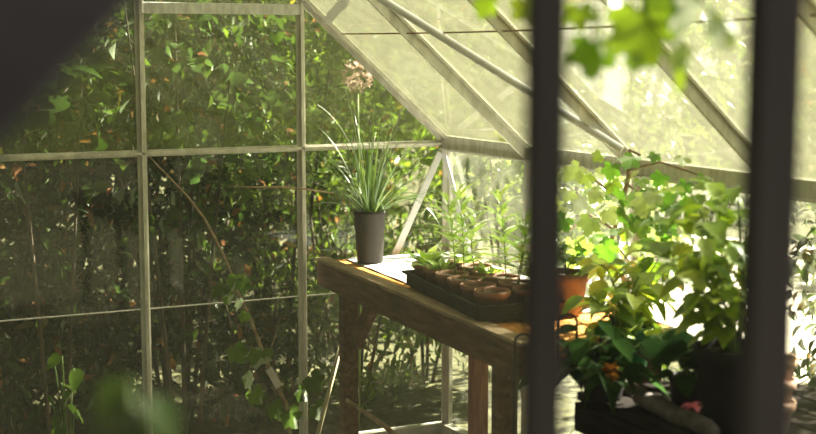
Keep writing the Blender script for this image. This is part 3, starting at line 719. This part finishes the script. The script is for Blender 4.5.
# low plants, bottom left inside
random.seed(12)
def tuft(name, base, items, mat, label, D_, tpl=OVATE, cat='plant'):
    b = Vector(base); e = empty(name, b); tag(e, label, cat); L = Leaves(); S = MB()
    for px, py, s_ in items:
        p = at(px, py, D_)-b; S.tube(bez(Vector((0, 0, .0)), Vector((p.x*.3, p.y*.3, p.z*.8)), p, 8), .0025, 5)
        L.put(tpl, p, Vector((random.gauss(0, .6), random.gauss(0, .3), -.5)), -F*.5+Vector((0, 0, .8))+rv(.3), s_/f*D_*1.1)
    L.build('foliage', M[mat], e); S.build('stems', M['green_stem'], e, True); return e
p0 = at(66, 400, 4.3); tuft('young_climber', (p0.x, p0.y, .014), [(62, 356, 18), (74, 368, 22), (54, 362, 10), (62, 385, 18), (72, 392, 20), (66, 405, 18), (75, 412, 16), (58, 415, 14), (66, 428, 22), (50, 395, 12)], 'ivy', 'small climber with two brighter leaves at the lower left', 4.3, WIDE)
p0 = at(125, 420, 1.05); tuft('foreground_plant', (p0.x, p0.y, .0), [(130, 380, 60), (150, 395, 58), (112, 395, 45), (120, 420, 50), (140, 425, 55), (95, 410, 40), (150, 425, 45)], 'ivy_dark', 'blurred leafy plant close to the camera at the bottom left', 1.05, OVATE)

# dark timber prop close to the camera, leaning on the front gable
best = None
for i in range(400):
    px = 140+i*3; py = -1.07*(px-140); p = hit(px, py, 1, YF-.05)
    dlt = abs(p.z-roofz(p.x))
    if best is None or dlt < best[0]: best = (dlt, p, px)
Utop = best[1]; Vlow = at(45, 102, .62)
dr = (Vlow-Utop); k_ = (Utop.z-.01)/(-dr.z); foot = Utop+dr*k_
nrm = (CAM-Vlow).normalized(); d_ = dr.normalized(); side = d_.cross(nrm).normalized()
if side.dot(R) > 0: side = -side     # towards upper-left of the picture
lp = empty('timber_prop', (foot.x, foot.y, 0)); o3 = Vector((foot.x, foot.y, 0))
wd = .13
MB().bar(Utop+side*wd/2-o3, foot+side*wd/2-o3, .028, wd, tuple(side)).build('plank', M['grey_timber'], lp, bevel=.004)
MB().bar(Utop+side*wd*.62+nrm*.02-o3, foot+side*wd*.62+nrm*.02-o3, .018, .03, tuple(side)).build('batten', M['grey_timber'], lp, bevel=.003)
tag(lp, 'broad dark timber prop slanting across the upper left, close and blurred', 'timber')

# white twisted tie hanging under the roof
D_ = 3.6; tp_ = at(345, -12, D_); ztop = roofz(tp_.x)-.02
pts = [at(346, -8, D_), at(345, 0, D_), at(341, 7, D_), at(335, 12, D_), at(331, 18, D_), at(329, 24, D_)]
te = empty('hanging_tie', (tp_.x, tp_.y, ztop)); o_ = Vector(te.location)
vs = []; wds = [.006, .016, .021, .019, .015, .006]
for p, w_ in zip(pts, wds): vs += [p-o_-R*w_-F*.003, p-o_+R*w_*.8+F*.003, p-o_+R*w_*.8+F*.006, p-o_-R*w_+F*.001]
fs = [(4*i+k, 4*i+(k+1) % 4, 4*i+4+(k+1) % 4, 4*i+4+k) for i in range(5) for k in range(4)]+[(0, 1, 2, 3), (23, 22, 21, 20)]
MB().add(vs, fs).build('ribbon', M['ribbon'], te); MB().tube([Vector((0, 0, 0)), pts[0]-o_], .0018, 5).build('cord', M['twig'], te)
tag(te, 'bright white twisted tie hanging beside the sloping gable rafter at the top', 'tie')
# ================================================================== OUTSIDE PLANTING
G1 = 'shrubs behind the far glass gable'
def S_(*a, **k): return shrub(*a, **k)
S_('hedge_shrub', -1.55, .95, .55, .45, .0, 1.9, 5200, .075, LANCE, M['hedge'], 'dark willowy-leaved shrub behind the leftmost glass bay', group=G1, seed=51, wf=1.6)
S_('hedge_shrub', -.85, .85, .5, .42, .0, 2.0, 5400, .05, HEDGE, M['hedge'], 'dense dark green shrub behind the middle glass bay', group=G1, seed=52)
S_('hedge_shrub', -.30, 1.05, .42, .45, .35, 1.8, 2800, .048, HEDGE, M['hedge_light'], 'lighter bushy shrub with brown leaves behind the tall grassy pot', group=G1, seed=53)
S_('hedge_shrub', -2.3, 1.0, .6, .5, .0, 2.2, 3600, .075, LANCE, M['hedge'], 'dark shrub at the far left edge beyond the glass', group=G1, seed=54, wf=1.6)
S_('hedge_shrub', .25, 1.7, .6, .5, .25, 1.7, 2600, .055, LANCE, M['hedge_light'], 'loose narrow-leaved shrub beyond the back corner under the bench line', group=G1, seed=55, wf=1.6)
S_('clipped_hedge', -2.0, 2.15, 2.6, .42, .0, 2.1, 14000, .06, HEDGE, M['hedge'], 'long dark hedge running behind the gable shrubs', cat='hedge', group=None, seed=58, stems=14)
# climber with broad leaves right against the glass
S_('climber', -.95, .40, .42, .12, .75, 2.1, 340, .06, WIDE, M['climber_dull'], 'broad-leaved climber pressed near the glass of the middle bay', cat='climber', seed=56, stems=3)
S_('climber', -1.45, .42, .25, .12, 1.15, 1.7, 70, .09, WIDE, M['hedge'], 'sparse climber near the glass left of the first glazing bar', cat='climber', seed=57, stems=2)
# sunny shrubs outside the right wall
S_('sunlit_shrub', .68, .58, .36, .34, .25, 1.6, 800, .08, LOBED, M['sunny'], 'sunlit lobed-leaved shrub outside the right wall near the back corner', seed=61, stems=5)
S_('sunlit_shrub', 1.35, .92, .7, .62, .2, 3.4, 5200, .07, HEDGE, M['sunny'], 'tall bright green shrub beyond the back corner in full sun', seed=62)  # height and density raised to keep the sun off the hedge
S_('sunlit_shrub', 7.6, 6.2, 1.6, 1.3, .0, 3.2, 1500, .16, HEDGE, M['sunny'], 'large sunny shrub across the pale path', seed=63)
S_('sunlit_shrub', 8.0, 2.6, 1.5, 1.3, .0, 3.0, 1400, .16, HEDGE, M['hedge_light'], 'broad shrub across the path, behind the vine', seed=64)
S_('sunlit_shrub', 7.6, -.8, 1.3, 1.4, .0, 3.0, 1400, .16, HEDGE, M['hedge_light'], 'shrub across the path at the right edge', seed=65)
S_('border_plant', .7, -1.9, .3, .3, .0, .55, 300, .07, HEDGE, M['sunny'], 'low border plant outside the right wall below the staging', seed=66, stems=4)
S_('border_plant', .45, -.9, .28, .35, .0, .5, 300, .06, LANCE, M['hedge_light'], 'low grassy border plant outside the right wall below the workbench', seed=67, stems=4, wf=1.5)
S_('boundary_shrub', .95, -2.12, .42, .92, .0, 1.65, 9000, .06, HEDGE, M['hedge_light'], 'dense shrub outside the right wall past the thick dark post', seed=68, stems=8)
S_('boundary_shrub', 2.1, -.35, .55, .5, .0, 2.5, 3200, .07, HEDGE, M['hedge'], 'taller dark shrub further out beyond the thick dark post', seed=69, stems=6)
for i, (x, y, rx, z1, m, lb) in enumerate(((-.62, .55, .25, .62, 'hedge', 'low dark plant beyond the glass left of the bench leg'), (-.12, .60, .28, .75, 'hedge_light', 'low leafy plant beyond the glass seen under the workbench'), (.42, 1.0, .30, .8, 'hedge_light', 'low leafy plant beyond the back corner seen under the workbench'), (.95, 2.6, .6, 1.0, 'hedge_light', 'knee-high bush further back seen between the bench legs'))):
    S_('border_plant', x, y, rx, rx, .0, z1, 620, .06, LANCE, M[m], lb, seed=90+i, stems=4, wf=1.6)
# trees behind and to the left: shade the hedge; slender right one added only for shade
G2 = 'trees behind the greenhouse'
for i, (x, y, rx, ry, z0, z1, n, lb) in enumerate(((-3.6, 3.4, 1.9, 1.4, .2, 4.6, 9000, 'tall dark tree behind the left glass bays'), (-.9, 3.6, 1.6, 1.2, .2, 4.2, 9000, 'dense tree behind the middle of the glass gable'), (1.6, 4.2, 1.5, 1.2, .2, 3.8, 7000, 'tree behind the back corner of the greenhouse'), (4.4, 8.4, 2.0, 1.5, .3, 4.6, 4000, 'distant tree beyond the right roof slope'), (3.2, 2.9, 1.2, .9, 1.9, 5.2, 5000, 'slender tree outside the right back corner, added to shade the hedge'))):
    shrub('garden_tree', x, y, rx, ry, z0, z1, n, .10, HEDGE, M['hedge'] if i < 2 else M['hedge_light'], lb, 'tree', G2, stems=8, trunk=.12, seed=70+i)
# ball of pink petals imitating a reflection in the gable glass
c = hit(357, 76, 1, .30); fb = Vector((c.x, c.y, 0)); fe = empty('pink_reflection', fb); tag(fe, 'round pale pink petal ball imitating a reflection in the glass below the sloping rafter', 'flower')
L = Leaves(); random.seed(2)
for i in range(120):
    d = rv().normalized(); L.put(OVATE, Vector((0, 0, c.z))+d*.045, d+rv(.4), d, .028)
L.build('petals', M['reflection_pink'], fe); MB().tube([(0, 0, 0), (.02, .02, c.z*.5), (0, 0, c.z)], .006, 6).build('stem', M['green_stem'], fe, True)

# haze volume added inside the greenhouse to give a soft lens glow
hz = MB(); e = .02
poly = [(-2*W_+e, .02), (-e, .02), (-e, EZ-.03), (-W_, RZ-.06), (-2*W_+e, EZ-.03)]
n = len(poly); vs = [(x, -LEN+.03, z) for x, z in poly]+[(x, -.03, z) for x, z in poly]
hz.add(vs, [tuple(range(n)), tuple(range(2*n-1, n-1, -1))]+[(k, n+k, n+(k+1) % n, (k+1) % n) for k in range(n)])
m, nt, o = new_mat('glow_haze'); v = N(nt, 'ShaderNodeVolumeScatter', Density=.006, Anisotropy=.35); v.inputs['Color'].default_value = (1, .97, .86, 1); nt.links.new(v.outputs[0], o.inputs['Volume'])
o = hz.build('haze', m); tag(o, 'haze added in the greenhouse air for a soft lens glow', 'haze', kind='stuff')
# ================================================================== light
sun = bpy.data.lights.new('sun', 'SUN'); so = bpy.data.objects.new('sun', sun); COL.objects.link(so)
sd = Vector((.80, .05, .62)).normalized(); so.rotation_euler = sd.to_track_quat('Z', 'Y').to_euler(); sun.energy = 42.; sun.angle = .012; sun.color = (1., .93, .78)
w = bpy.data.worlds.new('world'); sc.world = w; w.use_nodes = True; nt = w.node_tree; nt.nodes.clear()
sky = nt.nodes.new('ShaderNodeTexSky'); sky.sky_type = 'NISHITA'; sky.sun_disc = False; sky.sun_elevation = math.asin(sd.z); sky.sun_rotation = math.atan2(sd.x, sd.y); sky.dust_density = 3
bg = nt.nodes.new('ShaderNodeBackground'); bg.inputs[1].default_value = .05
wo = nt.nodes.new('ShaderNodeOutputWorld'); nt.links.new(sky.outputs[0], bg.inputs[0]); nt.links.new(bg.outputs[0], wo.inputs[0])

sc.view_settings.view_transform = 'Standard'; sc.view_settings.look = 'None'; sc.view_settings.gamma = 1; sc.view_settings.exposure = 0.12
sc.view_settings.use_curve_mapping = False
cy = sc.cycles; cy.use_denoising = True; cy.max_bounces = 8; cy.transparent_max_bounces = 32; cy.diffuse_bounces = 3; cy.glossy_bounces = 3; cy.transmission_bounces = 4
cy.sample_clamp_indirect = 6; cy.caustics_reflective = False; cy.caustics_refractive = False
